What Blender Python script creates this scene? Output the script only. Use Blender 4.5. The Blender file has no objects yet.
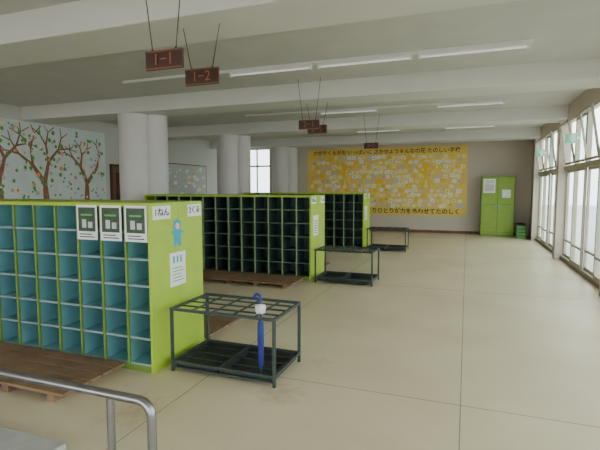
import bpy, bmesh, math, random
from mathutils import Vector, Matrix
random.seed(7)
SC = bpy.context.scene
COL = SC.collection

# ---------------- materials ----------------
def mat(name, col, rough=0.6, metal=0.0, noise=0.0, nscale=6.0, col2=None, emit=None, estr=0, bump=0.0, spec=None):
    m = bpy.data.materials.new(name); m.use_nodes = True
    nt = m.node_tree; b = nt.nodes["Principled BSDF"]
    b.inputs["Base Color"].default_value = (*col, 1)
    b.inputs["Roughness"].default_value = rough
    b.inputs["Metallic"].default_value = metal
    if spec is not None: b.inputs["Specular IOR Level"].default_value = spec
    if emit:
        b.inputs["Emission Color"].default_value = (*emit, 1); b.inputs["Emission Strength"].default_value = estr
    if noise > 0 or col2 or bump > 0:
        tc = nt.nodes.new("ShaderNodeTexCoord")
        n = nt.nodes.new("ShaderNodeTexNoise"); n.inputs["Scale"].default_value = nscale; n.inputs["Detail"].default_value = 5
        nt.links.new(tc.outputs["Object"], n.inputs["Vector"])
        r = nt.nodes.new("ShaderNodeValToRGB")
        c2 = col2 if col2 else tuple(c*(1-noise) for c in col)
        r.color_ramp.elements[0].color = (*c2, 1); r.color_ramp.elements[0].position = .3
        r.color_ramp.elements[1].color = (*col, 1); r.color_ramp.elements[1].position = .68
        nt.links.new(n.outputs["Fac"], r.inputs["Fac"]); nt.links.new(r.outputs["Color"], b.inputs["Base Color"])
        if bump > 0:
            bp = nt.nodes.new("ShaderNodeBump"); bp.inputs["Strength"].default_value = bump; bp.inputs["Distance"].default_value = .01
            nt.links.new(n.outputs["Fac"], bp.inputs["Height"]); nt.links.new(bp.outputs["Normal"], b.inputs["Normal"])
    return m

M = {}
M['ceil'] = mat('ceiling_plaster', (.58,.57,.53), .9, noise=.08, nscale=2.5, bump=.1)
M['beam'] = mat('beam_paint', (.66,.65,.61), .85, noise=.05, nscale=1.5)
M['wall'] = mat('wall_paint', (.58,.51,.43), .85, noise=.06, nscale=1.2)
M['wallw'] = mat('wall_paint_pale', (.63,.62,.58), .85, noise=.06, nscale=1.2)
M['col'] = mat('column_paint', (.66,.62,.60), .6, noise=.05, nscale=2)
M['green'] = mat('lime_green_paint', (.38,.55,.04), .5, noise=.10, nscale=5)
M['cabgreen'] = mat('cabinet_green_paint', (.24,.40,.04), .5, noise=.10, nscale=5)
M['greend'] = mat('green_edge_paint', (.16,.28,.04), .55, noise=.15, nscale=5)
M['teal'] = mat('teal_paint', (.17,.42,.47), .6, noise=.18, nscale=6)
M['tealedge'] = mat('teal_edge_paint', (.24,.37,.37), .6, noise=.15, nscale=6)
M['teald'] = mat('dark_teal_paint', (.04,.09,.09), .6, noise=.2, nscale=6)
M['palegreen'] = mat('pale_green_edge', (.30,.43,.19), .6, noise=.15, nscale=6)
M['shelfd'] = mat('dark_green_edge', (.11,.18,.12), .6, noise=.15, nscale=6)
M['wood'] = mat('duckboard_wood', (.30,.18,.10), .6, noise=.4, nscale=4, bump=.2)
M['brown'] = mat('dark_brown_wood', (.06,.022,.010), .5, noise=.3, nscale=8)
M['doorwood'] = mat('door_wood', (.20,.08,.035), .5, noise=.3, nscale=4)
M['orange'] = mat('sign_lettering', (.34,.09,.04), .6)
M['orangep'] = mat('orange_paper', (.80,.38,.14), .8)
M['white'] = mat('white_paper', (.82,.83,.82), .7, noise=.03)
M['paperg'] = mat('grey_paper', (.55,.58,.56), .8, noise=.1, nscale=4)
M['black'] = mat('black_ink', (.015,.015,.015), .6)
M['metal'] = mat('dark_painted_steel', (.05,.075,.065), .45, metal=.3, noise=.3, nscale=20)
M['tray'] = mat('drip_tray', (.02,.022,.024), .5, noise=.3, nscale=10)
M['steel'] = mat('brushed_stainless', (.32,.32,.33), .3, metal=.95, noise=.08, nscale=15)
M['alu'] = mat('beige_aluminium', (.44,.40,.31), .5, metal=.1, noise=.05)
M['curb'] = mat('dark_threshold', (.20,.17,.13), .5, noise=.2)
M['grey'] = mat('concrete_step', (.46,.46,.44), .9, noise=.15, nscale=12, bump=.2)
M['yellow'] = mat('yellow_paper', (.88,.64,.14), .8, noise=.1, nscale=2)
M['cream'] = mat('cream_paper', (.90,.80,.48), .8, noise=.1, nscale=6)
M['gold'] = mat('gold_paper', (.84,.56,.05), .8)
M['red'] = mat('red_paper', (.62,.14,.08), .8)
M['pink'] = mat('pink_paper', (.78,.46,.38), .8)
M['leaf'] = mat('green_paper', (.14,.38,.12), .8)
M['trunk'] = mat('brown_paper', (.36,.16,.09), .8, noise=.2, nscale=6)
M['skyp'] = mat('pale_blue_paper', (.74,.82,.80), .8, noise=.10, nscale=2)
M['navy'] = mat('navy_nylon', (.015,.03,.24), .45, noise=.2, nscale=20)
M['blue'] = mat('blue_cutout', (.03,.35,.50), .6)
M['skin'] = mat('peach_paper', (.75,.50,.38), .7)
M['rubber'] = mat('grey_rubber', (.07,.07,.08), .6)
M['dgreen'] = mat('dark_green_photo', (.04,.09,.04), .4, noise=.5, nscale=25)
M['lamp'] = mat('fluorescent_tube', (.85,.86,.85), .4, emit=(1,1,1), estr=.3)
M['fixt'] = mat('fixture_enamel', (.80,.80,.78), .4)
M['wire'] = mat('hanging_wire', (.07,.045,.035), .6)
M['exit'] = mat('exit_sign_green', (.02,.45,.25), .5, emit=(.02,.7,.4), estr=.5)
M['pave'] = mat('pavement', (.50,.50,.47), .9, noise=.1, nscale=2)

g = bpy.data.materials.new('window_glass'); g.use_nodes = True; nt = g.node_tree; nt.nodes.clear()
o = nt.nodes.new('ShaderNodeOutputMaterial'); mx = nt.nodes.new('ShaderNodeMixShader'); mx.inputs[0].default_value = .08
t_ = nt.nodes.new('ShaderNodeBsdfTransparent'); t_.inputs[0].default_value = (.90,.95,.93,1)
gl = nt.nodes.new('ShaderNodeBsdfGlossy'); gl.inputs['Roughness'].default_value = .05
nt.links.new(t_.outputs[0], mx.inputs[1]); nt.links.new(gl.outputs[0], mx.inputs[2]); nt.links.new(mx.outputs[0], o.inputs[0])
M['glass'] = g

# floor
fm = bpy.data.materials.new('polished_floor'); fm.use_nodes = True; nt = fm.node_tree; b = nt.nodes['Principled BSDF']
tc = nt.nodes.new('ShaderNodeTexCoord')
n1 = nt.nodes.new('ShaderNodeTexNoise'); n1.inputs['Scale'].default_value = .9; n1.inputs['Detail'].default_value = 8
nt.links.new(tc.outputs['Object'], n1.inputs['Vector'])
r1 = nt.nodes.new('ShaderNodeValToRGB'); r1.color_ramp.elements[0].position = .3; r1.color_ramp.elements[1].position = .7
r1.color_ramp.elements[0].color = (.60,.51,.335,1); r1.color_ramp.elements[1].color = (.71,.625,.435,1)
nt.links.new(n1.outputs['Fac'], r1.inputs['Fac'])
n2 = nt.nodes.new('ShaderNodeTexNoise'); n2.inputs['Scale'].default_value = 9; n2.inputs['Detail'].default_value = 8; n2.inputs['Roughness'].default_value = .7
nt.links.new(tc.outputs['Object'], n2.inputs['Vector'])
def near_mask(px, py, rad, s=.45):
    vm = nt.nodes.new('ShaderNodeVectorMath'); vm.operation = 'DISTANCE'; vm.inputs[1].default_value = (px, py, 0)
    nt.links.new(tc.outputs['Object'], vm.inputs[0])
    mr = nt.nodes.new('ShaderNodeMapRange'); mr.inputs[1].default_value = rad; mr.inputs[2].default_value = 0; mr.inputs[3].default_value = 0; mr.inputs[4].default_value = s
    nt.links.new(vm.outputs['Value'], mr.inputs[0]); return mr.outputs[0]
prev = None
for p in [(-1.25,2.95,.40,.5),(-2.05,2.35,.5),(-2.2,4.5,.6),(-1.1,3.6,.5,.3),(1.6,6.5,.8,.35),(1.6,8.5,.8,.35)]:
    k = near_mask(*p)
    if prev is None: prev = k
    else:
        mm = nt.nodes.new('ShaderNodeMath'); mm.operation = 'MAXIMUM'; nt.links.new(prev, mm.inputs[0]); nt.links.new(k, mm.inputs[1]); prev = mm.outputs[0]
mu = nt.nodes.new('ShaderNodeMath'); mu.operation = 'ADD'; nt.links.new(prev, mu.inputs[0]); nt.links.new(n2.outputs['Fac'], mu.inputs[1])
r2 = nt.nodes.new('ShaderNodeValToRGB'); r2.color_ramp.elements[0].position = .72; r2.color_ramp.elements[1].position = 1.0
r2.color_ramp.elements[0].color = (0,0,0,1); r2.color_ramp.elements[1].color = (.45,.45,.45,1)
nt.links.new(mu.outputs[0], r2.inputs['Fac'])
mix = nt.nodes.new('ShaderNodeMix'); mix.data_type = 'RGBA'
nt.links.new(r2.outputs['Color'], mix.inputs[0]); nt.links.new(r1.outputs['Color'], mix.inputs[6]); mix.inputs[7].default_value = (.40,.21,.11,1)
nt.links.new(mix.outputs[2], b.inputs['Base Color']); b.inputs['Roughness'].default_value = .36
M['floor'] = fm
M['seam'] = mat('floor_seam', (.26,.21,.14), .8)

# ---------------- mesh builder ----------------
class MB:
    def __init__(s, name, origin=(0,0,0)):
        s.name = name; s.o = Vector(origin); s.v = []; s.f = []; s.mi = []; s.mats = []; s.sm = []
    def m(s, k):
        if k not in s.mats: s.mats.append(k)
        return s.mats.index(k)
    def add(s, vs, fs, k, smooth=False):
        b0 = len(s.v); s.v += [Vector(v) - s.o for v in vs]; i = s.m(k)
        for f in fs: s.f.append([b0+j for j in f]); s.mi.append(i); s.sm.append(smooth)
    def box(s, x0, x1, y0, y1, z0, z1, k):
        vs = [(x0,y0,z0),(x1,y0,z0),(x1,y1,z0),(x0,y1,z0),(x0,y0,z1),(x1,y0,z1),(x1,y1,z1),(x0,y1,z1)]
        s.add(vs, [(0,3,2,1),(4,5,6,7),(0,1,5,4),(1,2,6,5),(2,3,7,6),(3,0,4,7)], k)
    def tube(s, pts, r, k, n=10, radii=None):
        pts = [Vector(p) for p in pts]; rings = []
        up = None
        for i, p in enumerate(pts):
            if i == 0: d = pts[1]-p
            elif i == len(pts)-1: d = p-pts[i-1]
            else: d = (pts[i+1]-p).normalized()+(p-pts[i-1]).normalized()
            d.normalize()
            if up is None:
                up = d.orthogonal().normalized()
            else:
                up = (up - d*up.dot(d)).normalized()
            w = d.cross(up); rr = radii[i] if radii else r
            rings.append([p+(up*math.cos(2*math.pi*j/n)+w*math.sin(2*math.pi*j/n))*rr for j in range(n)])
        vs = [v for R_ in rings for v in R_]; fs = []
        for i in range(len(pts)-1):
            for j in range(n):
                fs.append((i*n+j, i*n+(j+1)%n, (i+1)*n+(j+1)%n, (i+1)*n+j))
        s.add(vs, fs, k, True)
        s.add(rings[0], [tuple(range(n))[::-1]], k); s.add(rings[-1], [tuple(range(n))], k)
    def poly(s, pts, k): s.add(pts, [tuple(range(len(pts)))], k)
    def ell(s, c, r, k, nu=12, nv=8):
        vs = []; fs = []
        for i in range(nv+1):
            th = math.pi*i/nv
            for j in range(nu):
                ph = 2*math.pi*j/nu
                vs.append((c[0]+r[0]*math.sin(th)*math.cos(ph), c[1]+r[1]*math.sin(th)*math.sin(ph), c[2]+r[2]*math.cos(th)))
        for i in range(nv):
            for j in range(nu):
                fs.append((i*nu+j, (i+1)*nu+j, (i+1)*nu+(j+1)%nu, i*nu+(j+1)%nu))
        s.add(vs, fs, k, True)
    def done(s, parent=None, bevel=0):
        me = bpy.data.meshes.new(s.name); me.from_pydata([tuple(v) for v in s.v], [], s.f)
        for k in s.mats: me.materials.append(M[k])
        for p, i, q in zip(me.polygons, s.mi, s.sm): p.material_index = i; p.use_smooth = q
        me.update()
        ob = bpy.data.objects.new(s.name, me); ob.location = s.o; COL.objects.link(ob)
        if parent: setp(ob, parent)
        if bevel:
            bv = ob.modifiers.new('bevel', 'BEVEL'); bv.width = bevel; bv.segments = 2; bv.limit_method = 'ANGLE'
        return ob
def setp(ob, parent):
    bpy.context.view_layer.update()
    ob.parent = parent; ob.matrix_parent_inverse = parent.matrix_world.inverted()
def text(name, body, loc, size, k, parent, face='-Y', align='CENTER', sx=1, off=0):
    c = bpy.data.curves.new(name, 'FONT'); c.body = body; c.size = size; c.extrude = .0008; c.offset = off
    c.align_x = align; c.align_y = 'CENTER'; c.materials.append(M[k])
    ob = bpy.data.objects.new(name, c); ob.location = loc; ob.scale = (sx,1,1)
    ob.rotation_euler = {'-Y': (math.pi/2,0,0), '+X': (math.pi/2,0,math.pi/2)}[face]
    COL.objects.link(ob); setp(ob, parent); return ob

XR, XL, YB, YF, H = 1.88, -8.7, 15.7, -5.0, 3.17
BEAMS = [-4.1, -.2, 3.55, 7.2, 10.85, 14.5]; BW = .32; BZ = 2.9

# ---------------- shell ----------------
b = MB('floor'); b.box(XL-.2, XR+.12, YF-.1, YB+.2, -.15, 0, 'floor')
for x in (0, -1.9, -3.8): b.box(x-.003, x+.003, YF, YB-.02, -.01, .0008, 'seam')
for y in (-.45, 3.2, 6.9, 10.55, 14.2): b.box(XL+.02, XR-.02, y-.003, y+.003, -.01, .0008, 'seam')
b.done()
b = MB('ceiling'); b.box(XL-.2, XR+.2, YF-.1, YB+.2, H, H+.15, 'ceil'); b.done()
for i, y in enumerate(BEAMS):
    b = MB('ceiling_beam', (0,y,BZ)); b.box(XL+.001, XR-.001, y-BW, y+BW, BZ, H+.02, 'beam'); b.done(bevel=.015)
b = MB('wall_back'); WX0, WX1, WZ0, WZ1 = -8.15, -7.0, .9, 3.0
b.box(XL-.2, WX0, YB, YB+.15, 0, H, 'wallw'); b.box(WX1, XR+.12, YB, YB+.15, 0, H, 'wall')
b.box(WX0, WX1, YB, YB+.15, 0, WZ0, 'wallw'); b.box(WX0, WX1, YB, YB+.15, WZ1, H, 'wallw'); b.done()
b = MB('wall_left'); b.box(XL-.15, XL, YF, YB, 0, H, 'wallw'); b.done()
b = MB('baseboard_back'); b.box(WX1, XR-.05, YB-.015, YB, 0, .09, 'doorwood'); b.done()
b = MB('baseboard_left'); b.box(XL, XL+.015, YF, YB, 0, .09, 'doorwood'); b.done()
b = MB('window_1', (-7.6,YB,1.9))
def frame(b, x0, x1, y, z0, z1, w=.05, d=.06, k='alu'):
    b.box(x0,x0+w,y-d/2,y+d/2,z0,z1,k); b.box(x1-w,x1,y-d/2,y+d/2,z0,z1,k)
    b.box(x0+w,x1-w,y-d/2,y+d/2,z0,z0+w,k); b.box(x0+w,x1-w,y-d/2,y+d/2,z1-w,z1,k)
frame(b, WX0, WX1, YB+.05, WZ0, WZ1); b.box(WX0+.05,WX1-.05,YB+.03,YB+.07,2.3,2.36,'alu'); b.box(-7.6,-7.55,YB+.03,YB+.07,WZ0+.05,WZ1-.05,'alu')
b.box(WX0+.04,WX1-.04,YB+.045,YB+.05,WZ0+.04,WZ1-.04,'glass'); b.done()

# right wall: low curb, head, pillars, glazing bays
b = MB('wall_right')
b.box(XR, XR+.12, YF, YB, 2.86, H, 'wall'); b.box(XR, XR+.12, YF, YB, 0, .06, 'curb')
for y in BEAMS: b.box(XR-.10, XR+.12, y-.10, y+.10, 0, H, 'wall')
b.box(XR, XR+.12, 14.6, YB, 0, H, 'wall'); b.done()
n = 2
ends = [(a+.10, c-.10) for a, c in zip(BEAMS[:-1], BEAMS[1:])]
for (y0, y1) in ends:
    b = MB('window_%d' % n, (XR, (y0+y1)/2, 1.4)); n += 1
    x = XR+.06
    def fy(ya, yb, z0, z1, xo, w=.045, d=.045, k='alu', tilt=0):
        def P(yy, zz, dx): return (xo+dx - tilt*(zz-z0), yy, zz)
        def bx(a0,a1,c0,c1,kk,hd=d/2):
            vs=[P(a0,c0,-hd),P(a0,c0,hd),P(a1,c0,hd),P(a1,c0,-hd),P(a0,c1,-hd),P(a0,c1,hd),P(a1,c1,hd),P(a1,c1,-hd)]
            b.add(vs,[(0,3,2,1),(4,5,6,7),(0,1,5,4),(1,2,6,5),(2,3,7,6),(3,0,4,7)],kk)
        bx(ya,ya+w,z0,z1,k); bx(yb-w,yb,z0,z1,k); bx(ya+w,yb-w,z0,z0+w,k); bx(ya+w,yb-w,z1-w,z1,k)
        bx(ya+w*.8,yb-w*.8,z0+w*.8,z1-w*.8,'glass',.003)
        return bx
    b.box(x-.05, x+.05, y0, y1, 1.86, 1.95, 'alu'); b.box(x-.05,x+.05,y0,y1,.06,.09,'alu'); b.box(x-.05,x+.05,y0,y1,2.82,2.86,'alu')
    q = (y1-y0)/4
    for i in range(4):
        a, c = y0+i*q, y0+(i+1)*q
        bx = fy(a, c, .09, 1.86, x + (.022 if i % 2 else -.022), w=.05, d=.04)
        bx(a+.05, c-.05, .40, .44, 'alu')
        if i: b.box(x-.04,x+.04,a-.025,a+.025,1.95,2.82,'alu')
        fy(a+.03, c-.03, 1.97, 2.80, x-.03, w=.04, d=.03, tilt=.16 if i % 2 else 0.0)
    b.done()

# entrance glazing behind the viewer
b = MB('wall_front'); b.box(XL, XR, YF-.1, YF, 2.86, H, 'wall')
for x in (XL, -5.4, -2.0, XR-.25): b.box(x, x+.25, YF-.1, YF, 0, 2.86, 'wall')
b.done()
for x0, x1 in ((XL+.25,-5.4),(-5.15,-2.0),(-1.75,XR-.25)):
    b = MB('window_%d' % n, ((x0+x1)/2,YF-.05,1.4)); n += 1
    frame(b, x0, (x0+x1)/2, YF-.05, 0.01, 2.86); frame(b, (x0+x1)/2, x1, YF-.05, 0.01, 2.86)
    b.done()
b = MB('pavement_ground'); b.box(-30, 40, -30, 50, -.35, -.16, 'pave'); b.done()

# ---------------- columns ----------------
for y in BEAMS[3:]:
    b = MB('concrete_column', (-6.0,y,0)); nn = 48
    for cx, cy, r in ((-6.08, y-.02, .295), (-5.80, y+.24, .24)):
        vs = [(cx+r*math.cos(2*math.pi*i/nn), cy+r*math.sin(2*math.pi*i/nn), z) for z in (0, H+.002) for i in range(nn)]
        b.add(vs, [(i,(i+1)%nn,nn+(i+1)%nn,nn+i) for i in range(nn)], 'col', True)
    b.done()

# ---------------- shoe lockers ----------------
LX = -2.33; CW = .25; LH = 1.38; LD = .74; NC = 13; NR = 6
def locker(y0, interior, edge, shelfedge, endlab):
    x0 = LX-NC*CW; t = .019
    b = MB('shoe_locker', ((x0+LX)/2, y0+LD/2, 0))
    y1 = y0+LD; ym = (y0+y1)/2; kb = .05
    b.box(LX-.025, LX, y0, ym-.002, 0, LH, 'green'); b.box(LX-.025, LX, ym+.002, y1, 0, LH, 'green')
    b.box(x0, x0+.025, y0, y1, 0, LH, 'green')
    b.box(x0+.025, LX-.025, y0, y1, LH-.03, LH, 'green')
    b.box(x0+.025, LX-.025, y0+.01, y1-.01, 0, kb, 'greend')
    b.box(x0+.025, LX-.025, ym-.01, ym+.01, kb, LH-.03, interior)
    for i in range(1, NC):
        x = x0+i*CW
        for ya, yb in ((y0, ym-.01),(ym+.01, y1)):
            front = ya == y0
            if front:
                b.box(x-t/2, x+t/2, ya, ya+.02, kb, LH-.03, edge); b.box(x-t/2+.002, x+t/2-.002, ya+.02, yb, kb, LH-.03, interior)
            else:
                b.box(x-t/2, x+t/2, yb-.02, yb, kb, LH-.03, edge); b.box(x-t/2+.002, x+t/2-.002, ya, yb-.02, kb, LH-.03, interior)
    rh = (LH-.03-kb)/NR
    for j in range(0, NR):
        z = kb+j*rh
        for i in range(NC):
            xa = x0+i*CW+t/2; xb = x0+(i+1)*CW-t/2
            if i == 0: xa = x0+.025
            if i == NC-1: xb = LX-.025
            b.box(xa, xb, y0+.012, y0+.024, z, z+.018, shelfedge); b.box(xa, xb, y0+.024, ym-.01, z, z+.016, interior)
            b.box(xa, xb, ym+.01, y1-.012, z, z+.016, interior)
    ob = b.done()
    p = MB('label_cards', (LX, ym, 1.2))
    p.box(LX, LX+.003, y0+.03, y0+.26, 1.245, 1.355, 'white'); p.box(LX, LX+.003, y1-.23, y1-.02, 1.245, 1.355, 'white')
    p.done(ob)
    text('label_grade', endlab[0], (LX+.0045, y0+.145, 1.30), .078, 'black', ob, '+X', off=.001)
    text('label_class', endlab[1], (LX+.0045, y1-.125, 1.30), .072, 'black', ob, '+X', off=.001)
    return ob, rh, kb, x0
lk1, rh, kb, x0L = locker(2.90, 'teal', 'greend', 'tealedge', ('1ねん', '2くみ'))
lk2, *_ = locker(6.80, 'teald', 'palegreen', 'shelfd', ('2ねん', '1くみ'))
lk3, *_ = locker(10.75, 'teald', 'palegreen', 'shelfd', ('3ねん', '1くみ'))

for i in range(3):
    xc = LX-.135-i*CW
    p = MB('picture_notice', (xc, 2.89, 1.2)); z0, z1 = 1.07, 1.36; y = 2.897; w = .108
    p.box(xc-w, xc+w, y-.004, y, z0, z1, 'white')
    p.box(xc-w+.018, xc+w-.018, y-.006, y-.004, z0+.07, z1-.02, 'dgreen')
    p.box(xc-.05, xc-.005, y-.007, y-.006, z0+.10, z0+.17, 'paperg'); p.box(xc+.015, xc+.06, y-.007, y-.006, z0+.10, z0+.15, 'paperg')
    p.box(xc-.06, xc+.06, y-.007, y-.006, z0+.20, z0+.215, 'leaf')
    for k in range(2): p.box(xc-.08, xc+.08-.03*k, y-.006, y-.004, z0+.02+.022*k, z0+.028+.022*k, 'black')
    p.done(lk1)
p = MB('notice_sheet', (LX, 3.2, .9)); x = LX
p.box(x, x+.003, 3.14, 3.36, .66, .95, 'white')
for k in range(5): p.box(x+.003, x+.0038, 3.17+.01*(k%2), 3.33-.02*(k%3), .70+.028*k, .708+.028*k, 'leaf')
for k in range(3): p.box(x+.003, x+.0038, 3.18+.05*k, 3.205+.05*k, .86, .92, 'blue')
p.done(lk1)
p = MB('paper_cutout', (LX, 3.25, 1.1))
def disc(p, c, ry, rz, k, x, n=20): p.poly([(x, c[0]+ry*math.cos(2*math.pi*i/n), c[1]+rz*math.sin(2*math.pi*i/n)) for i in range(n)], k)
disc(p, (3.25,1.18), .055,.055,'blue',x+.004); disc(p,(3.25,1.09),.05,.065,'blue',x+.005)
p.box(x,x+.004,3.20,3.235,1.0,1.08,'blue'); p.box(x,x+.004,3.265,3.30,1.0,1.08,'blue')
p.box(x,x+.004,3.17,3.22,1.11,1.135,'blue'); p.box(x,x+.004,3.28,3.33,1.11,1.135,'blue')
disc(p,(3.25,1.175),.03,.028,'skin',x+.006); p.done(lk1)
for (lk, y) in ((lk2, 6.8),(lk3, 10.75)):
    p = MB('notice_sheet', (LX,y+.3,.9)); p.box(LX, LX+.003, y+.12, y+.38, .72, 1.05, 'white')
    for k in range(6): p.box(LX+.003, LX+.004, y+.15, y+.34, .76+.04*k, .77+.04*k, 'black')
    p.done(lk)

# ---------------- duckboards ----------------
def duck(x0, x1, y0, y1):
    b = MB('wooden_duckboard', ((x0+x1)/2,(y0+y1)/2,0)); ns = 5; w = (y1-y0)/ns
    for i in range(ns): b.box(x0, x1, y0+i*w+.008, y0+(i+1)*w-.008, .055, .078, 'wood')
    xx = x0+.12
    while xx < x1: b.box(xx-.03, xx+.03, y0+.01, y1-.01, 0, .055, 'wood'); xx += (x1-x0-.24)/6
    b.done(bevel=.003)
duck(-5.5, -2.58, 2.24, 2.86); duck(-5.5, -2.30, 3.68, 4.36)
duck(-5.5, -2.40, 6.12, 6.77); duck(-5.45, -2.42, 7.58, 8.2); duck(-5.5, -2.40, 10.1, 10.72)

# ---------------- umbrella stands ----------------
def stand(x0, y0, L=.93, D=.56, Hh=.53):
    b = MB('umbrella_stand', (x0+L/2,y0+D/2,0)); x1, y1 = x0+L, y0+D; s = .011
    for x in (x0+s, x1-s):
        for y in (y0+s, y1-s): b.box(x-s,x+s,y-s,y+s,0,Hh,'metal')
    for z in (Hh-.022, .07):
        b.box(x0+.022,x1-.022,y0,y0+.018,z,z+.022,'metal'); b.box(x0+.022,x1-.022,y1-.018,y1,z,z+.022,'metal')
        b.box(x0,x0+.018,y0+.022,y1-.022,z,z+.022,'metal'); b.box(x1-.018,x1,y0+.022,y1-.022,z,z+.022,'metal')
    for i in range(1, 4):
        y = y0+i*D/4; b.box(x0+.018,x1-.018,y-.006,y+.006,Hh-.018,Hh-.006,'metal')
    for i in range(1, 5):
        x = x0+i*L/5; b.box(x-.006,x+.006,y0+.018,y1-.018,Hh-.02,Hh-.008,'metal')
    b.box(x0+.46*L,x0+.46*L+.02,y0+.018,y1-.018,.07,.09,'metal')
    for a, c in ((x0+.04, x0+L*.46-.02),(x0+L*.46+.04, x1-.04)):
        b.box(a,c,y0+.04,y1-.04,.035,.042,'tray')
        b.box(a,c,y0+.03,y0+.04,.03,.085,'tray'); b.box(a,c,y1-.04,y1-.03,.03,.085,'tray')
        b.box(a-.01,a,y0+.03,y1-.03,.03,.085,'tray'); b.box(c,c+.01,y0+.03,y1-.03,.03,.085,'tray')
        for q in range(1,4): b.box(a,c,y0+q*D/4-.004,y0+q*D/4+.004,.075,.083,'metal')
    b.box(x0+.022,x1-.022,y0+.005,y0+.015,.03,.045,'metal')
    return b.done()
stand(-2.24, 3.0); stand(-2.24, 6.72); stand(-2.24, 10.7)

# umbrella resting in a free cell of the first stand
ux, uy = -1.462, 3.078
b = MB('folded_umbrella', (ux,uy,.4))
b.tube([(ux,uy,.043),(ux,uy,.10),(ux,uy,.14),(ux,uy,.35),(ux,uy,.46),(ux,uy,.50),(ux,uy,.52)], .02, 'navy', 12, radii=[.004,.006,.016,.024,.022,.012,.008])
for k in range(6):
    a = k*math.pi/3
    b.tube([(ux+.012*math.cos(a),uy+.012*math.sin(a),.13),(ux+.018*math.cos(a+.3),uy+.018*math.sin(a+.3),.33),(ux+.016*math.cos(a+.6),uy+.016*math.sin(a+.6),.47)], .008, 'navy', 6)
b.tube([(ux,uy,.5),(ux,uy,.60),(ux,uy,.66)], .008, 'navy', 8)
hk = [(ux-.026+.026*math.cos(t),uy,.66+.026*math.sin(t)) for t in [i*math.pi/8 for i in range(9)]]
b.tube([(ux,uy,.62)]+hk+[(ux-.052,uy,.64)], .011, 'navy', 8)
for k in range(9):
    a = k*math.pi*2/9; b.ell((ux+.024*math.cos(a),uy+.024*math.sin(a),.57+.008*(k%2)),(.02,.02,.032),'white',8,6)
b.ell((ux,uy,.575),(.03,.03,.04),'white')
b.done()

# ---------------- hanging class signs ----------------
def sign(x, y, body, top):
    b = MB('class_sign', (x,y,2.47)); w, h = .165, .07
    b.box(x-w,x+w,y-.012,y+.012,2.47-h,2.47+h,'brown')
    b.box(x-w,x+w,y-.016,y-.012,2.47+h-.012,2.47+h,'doorwood'); b.box(x-w,x+w,y-.016,y-.012,2.47-h,2.47-h+.012,'doorwood')
    for sgn in (-1, 1):
        b.tube([(x+sgn*(w-.06),y,2.47+h-.005),(x+sgn*(w+.02),y,top+.01)], .004, 'wire', 6)
        b.tube([(x+sgn*(w-.06),y,2.47+h),(x+sgn*(w-.06),y,2.47+h+.015)], .008, 'wire', 6)
    ob = b.done(); text('lettering', body, (x,y-.0175,2.468), .12, 'orange', ob)
sign(-2.18, 2.93, '1−1', H); sign(-2.20, 3.48, '1−2', BZ)
sign(-2.3, 6.62, '2−1', H); sign(-2.36, 7.2, '2−2', BZ); sign(-2.1, 10.4, '3−1', H)

# ---------------- fluorescent lights ----------------
def light(y, x0, x1, segs):
    b = MB('fluorescent_light', ((x0+x1)/2,y,H))
    b.box(x0,x1,y-.018,y+.018,H-.035,H+.001,'fixt')
    for a, c in segs:
        b.box(a,c,y-.028,y+.028,H-.055,H-.035,'fixt')
        b.tube([(a+.03,y,H-.078),(c-.03,y,H-.078)],.014,'lamp',10)
        b.box(a,a+.03,y-.018,y+.018,H-.095,H-.055,'fixt'); b.box(c-.03,c,y-.018,y+.018,H-.095,H-.055,'fixt')
    b.done()
light(5.8, -5.1, .65, [(-.6,.62),(-1.9,-.68),(-3.2,-1.98)])
light(9.4, -4.8, .7, [(-.6,.62),(-3.0,-1.78)])
light(12.8, -4.8, .7, [(-.6,.62),(-3.0,-1.78)])
b = MB('smoke_detector', (1.4,8.6,H)); b.tube([(1.4,8.6,H+.001),(1.4,8.6,H-.03),(1.4,8.6,H-.05)],.05,'fixt',16,radii=[.055,.055,.03]); b.done()

# ---------------- yellow wall poster ----------------
PX0, PX1, PZ0, PZ1 = -5.5, 0.0, .58, 2.88; py = YB-.02
b = MB('yellow_wall_mural', ((PX0+PX1)/2,py,1.7)); b.box(PX0,PX1,py,YB-.001,PZ0,PZ1,'yellow')
def sheet(b, x, z, w, h, k, dy, ang=0, n=4):
    if n == 4: pts = [(-w,-h),(w,-h),(w,h),(-w,h)]
    else: pts = [(w*math.cos(2*math.pi*i/n), h*math.sin(2*math.pi*i/n)) for i in range(n)]
    ca, sa = math.cos(ang), math.sin(ang)
    b.poly([(x+p*ca-q*sa, py-dy, z+p*sa+q*ca) for p, q in pts], k)
c = 0
for r in range(11):
    for i in range(31):
        x = PX0+.2+i*.172+(.08 if r%2 else 0); z = PZ0+.34+r*.163
        if x > PX1-.12 or random.random() < .08: continue
        c += 1; d = .003+.0006*(c % 5)
        x += random.uniform(-.03,.03); z += random.uniform(-.03,.03)
        sheet(b, x, z, random.uniform(.055,.085), random.uniform(.05,.07), random.choice(['cream','cream','white','cream','gold','cream','pink','white','yellow','paperg']), d, random.uniform(-.5,.5), random.choice([4,12]))
        sheet(b, x, z, .024, .022, random.choice(['gold','pink','leaf','gold','orangep','cream']), d+.004, 0, 10)
for fx in (-4.1, -1.3):
    for (dx,dz,w,h,a) in ((0,2.25,.12,.12,0),(-.02,1.98,.08,.17,.1),(-.2,2.08,.045,.2,.9),(.2,2.12,.045,.2,-.7),(-.08,1.65,.05,.22,-.2),(.1,1.65,.05,.22,.25)):
        sheet(b, fx+dx, dz, w, h, 'gold', .012+abs(dx)*.01, a, 14)
b.box(PX0,PX1,py-.003,py,PZ1-.02,PZ1,'gold'); b.box(PX0,PX1,py-.003,py,PZ0,PZ0+.02,'gold')
pm = b.done()
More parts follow.
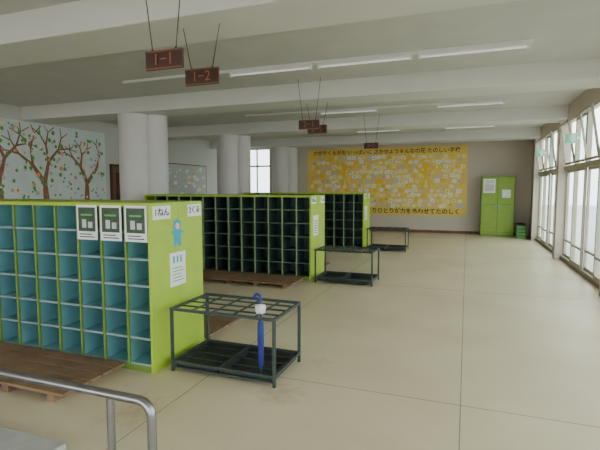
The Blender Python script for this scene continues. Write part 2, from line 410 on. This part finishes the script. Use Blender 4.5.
text('lettering_top', 'かがやくえがお いっぱいに さかせようみんなの花 たのしい学校', ((PX0+PX1)/2,py-.016,PZ1-.14), .175, 'black', pm, off=.002)
text('lettering_bottom', 'みんながなかよく ひとりひとりが力をあわせてたのしく', ((PX0+PX1)/2+.1,py-.016,PZ0+.13), .195, 'black', pm, off=.003)

# ---------------- green cabinet at back ----------------
cx0, cx1, cy0, cy1, ch = .42, 1.38, 15.2, YB-.03, 1.86
b = MB('green_cabinet', ((cx0+cx1)/2,15.4,0))
b.box(cx0,cx1,cy0,cy1,0,ch,'greend'); cm = (cx0+cx1)/2
for a, c in ((cx0+.02,cm-.008),(cm+.008,cx1-.02)):
    b.box(a,c,cy0-.02,cy0,.06,ch-.03,'cabgreen'); b.box(a+.05,c-.05,cy0-.023,cy0-.02,.12,.14,'greend'); b.box(a+.05,c-.05,cy0-.023,cy0-.02,.98,1.0,'greend')
b.box(cm-.05,cm-.03,cy0-.045,cy0-.02,.85,1.0,'steel'); b.box(cm+.03,cm+.05,cy0-.045,cy0-.02,.85,1.0,'steel')
b.box(cm-.42,cm-.08,cy0-.028,cy0-.02,1.35,1.78,'white'); b.box(cm-.38,cm-.12,cy0-.03,cy0-.028,1.4,1.62,'paperg'); b.box(cm+.12,cm+.36,cy0-.028,cy0-.02,1.2,1.45,'white')
for k in range(3): b.box(cm-.38,cm-.12,cy0-.03,cy0-.028,1.65+.035*k,1.66+.035*k,'black')
b.done(bevel=.004)
b = MB('waste_bin', (1.57,15.35,0)); bx_, by_ = 1.57, 15.35
vs = []
for z, r in ((0,.11),(.42,.14),(.42,.125),(.02,.10)):
    vs += [(bx_+r*math.cos(2*math.pi*i/20), by_+r*math.sin(2*math.pi*i/20), z) for i in range(20)]
b.add(vs, [(k*20+i,k*20+(i+1)%20,(k+1)*20+(i+1)%20,(k+1)*20+i) for k in range(3) for i in range(20)], 'rubber', True)
b.add(vs[60:], [tuple(range(20))], 'rubber'); b.add(vs[:20], [tuple(range(20))[::-1]], 'rubber'); b.done()
b = MB('plastic_crate', (1.58,14.9,0))
for z in (0,.1,.2,.3):
    b.box(1.42,1.70,14.75,14.77,z,z+.07,'leaf'); b.box(1.42,1.70,15.08,15.1,z,z+.07,'leaf'); b.box(1.42,1.44,14.77,15.08,z,z+.07,'leaf'); b.box(1.68,1.70,14.77,15.08,z,z+.07,'leaf')
for xx in (1.42,1.68):
    for yy in (14.75,15.08): b.box(xx,xx+.02,yy,yy+.02,0,.38,'leaf')
b.box(1.44,1.68,14.77,15.08,0,.02,'leaf'); b.box(1.46,1.66,14.8,15.05,.02,.34,'rubber'); b.done()

# ---------------- exit signs on right side ----------------
for y in (9.45, 13.1):
    b = MB('exit_sign', (1.72,y,2.4)); X0, X1 = 1.66, 1.84
    b.box(X0,X1,y-.02,y+.02,2.31,2.49,'fixt'); b.box(X0+.008,X1-.008,y-.023,y-.02,2.318,2.482,'exit')
    xc = (X0+X1)/2
    b.box(xc-.01,xc+.06,y-.025,y-.023,2.33,2.47,'white')
    b.ell((xc-.035,y-.025,2.45),(.012,.002,.012),'white',10,6)
    for (p0,p1) in (((-.035,.435),(-.03,.39)),((-.03,.39),(-.06,.345)),((-.03,.39),(0,.35)),((-.035,.425),(-.07,.415)),((-.035,.425),(.0,.405))):
        b.tube([(xc+p0[0],y-.025,2+p0[1]),(xc+p1[0],y-.025,2+p1[1])],.006,'white',6)
    b.box(X1,XR-.002,y-.015,y+.015,2.38,2.42,'fixt'); b.done()

# ---------------- tree mural on left wall ----------------
mx_ = XL+.013; MY0, MY1, MZ0, MZ1 = 3.2, 9.15, 1.0, 2.885
b = MB('tree_mural', (mx_,6.2,2)); b.box(XL+.001,mx_,MY0,MY1,MZ0,MZ1,'skyp')
def strip(b, p, q, w0, w1, k, dx):
    p = Vector((p[0],p[1])); q = Vector((q[0],q[1])); d = (q-p)
    if d.length < 1e-4: return
    d.normalize(); nrm = Vector((-d.y,d.x))
    pts = [p-nrm*w0, q-nrm*w1, q+nrm*w1, p+nrm*w0]
    b.poly([(mx_+dx, a.x, min(a.y, MZ1)) for a in pts], k)
dc = [0]
def branch(p, ang, L, w, depth):
    dc[0] += 1
    q = (p[0]+math.cos(ang)*L, min(MZ1-.03, p[1]+math.sin(ang)*L))
    if q[0] < MY0+.05 or q[0] > MY1-.05: return
    strip(b, p, q, w, w*.65, 'trunk', .002+.0001*(dc[0]%30))
    if depth == 0: return
    for s in (-1, 1): branch(q, ang+s*random.uniform(.3,.75), L*random.uniform(.65,.85), w*.62, depth-1)
for ty in (3.9, 5.1, 6.35, 7.4, 8.5): branch((ty, MZ0), math.pi/2+random.uniform(-.1,.1), .62, .09, 4)
for i in range(480):
    y = random.uniform(MY0+.08, MY1-.08); z = random.uniform(MZ0+.15, MZ1-.08); s = random.uniform(.025,.055); a = random.uniform(0,3)
    k = random.choice(['leaf','leaf','paperg','pink','white','leaf','orangep','cream']); n_ = 6
    b.poly([(mx_+.006+.00005*i, y+s*math.cos(a+2*math.pi*j/n_)*(1 if j%2 else .75), z+s*math.sin(a+2*math.pi*j/n_)) for j in range(n_)], k)
b.done()
b = MB('door_1', (XL,9.7,0)); D0 = XL+.001
b.box(D0,XL+.04,9.3,9.36,0,2.12,'brown'); b.box(D0,XL+.04,10.14,10.2,0,2.12,'brown'); b.box(D0,XL+.04,9.36,10.14,2.06,2.12,'brown')
b.box(D0,XL+.025,9.36,10.14,0,2.06,'doorwood'); b.box(XL+.025,XL+.04,9.5,10.0,1.2,1.9,'brown'); b.ell((XL+.06,9.45,1.0),(.03,.03,.03),'steel'); b.done()
b = MB('collage_board', (XL,12.5,1.7)); b.box(XL+.001,XL+.02,11.2,13.9,.95,2.28,'doorwood'); b.box(XL+.02,XL+.023,11.23,13.87,.98,2.25,'paperg')
for i in range(90):
    y = random.uniform(11.35,13.75); z = random.uniform(1.08,2.15); w = random.uniform(.05,.1)
    b.box(XL+.023,XL+.024+.00003*i,y-w,y+w,z-w*.6,z+w*.6,random.choice(['white','skyp','cream','paperg','pink','paperg']))
b.done()

# ---------------- stainless handrail + step ----------------
ry, rz, r = 1.58, .55, .021
b = MB('stainless_handrail', (-2.2,ry,0))
pts = [(-4.2,ry,rz),(-1.36,ry,rz)] + [(-1.36+.07*math.sin(t),ry,rz-.07+.07*math.cos(t)) for t in [i*math.pi/16 for i in range(1,9)]] + [(-1.29,ry,0)]
b.tube(pts, r, 'steel', 16)
for px, zb in ((-1.52,0),(-2.9,.041),(-4.1,.041)): b.tube([(px,ry,zb),(px,ry,rz-.005)], .018, 'steel', 14); b.tube([(px,ry,zb),(px,ry,zb+.008)], .045, 'steel', 18)
b.tube([(-1.29,ry,0),(-1.29,ry,.008)], .045, 'steel', 18)
b.done()
b = MB('concrete_step', (-4,1.2,0)); b.box(-8.6,-2.12,.3,1.86,0,.04,'grey')
b.done(bevel=.01)

# ---------------- world + camera ----------------
w = bpy.data.worlds.new('overcast_sky'); SC.world = w; w.use_nodes = True
bg = w.node_tree.nodes['Background']; bg.inputs[0].default_value = (.94,.97,1,1); bg.inputs[1].default_value = 5.8

F = Vector((-.3457,.9347,-.0819)).normalized(); R = Vector((.9379,.3469,0)).normalized(); U = R.cross(F)
cam = bpy.data.cameras.new('camera'); co = bpy.data.objects.new('camera', cam); COL.objects.link(co)
cam.sensor_width = 36; cam.lens = 27; cam.clip_end = 200
m = Matrix((R, U, -F)).transposed().to_4x4(); m.translation = Vector((0,0,1.5)); co.matrix_world = m
SC.camera = co
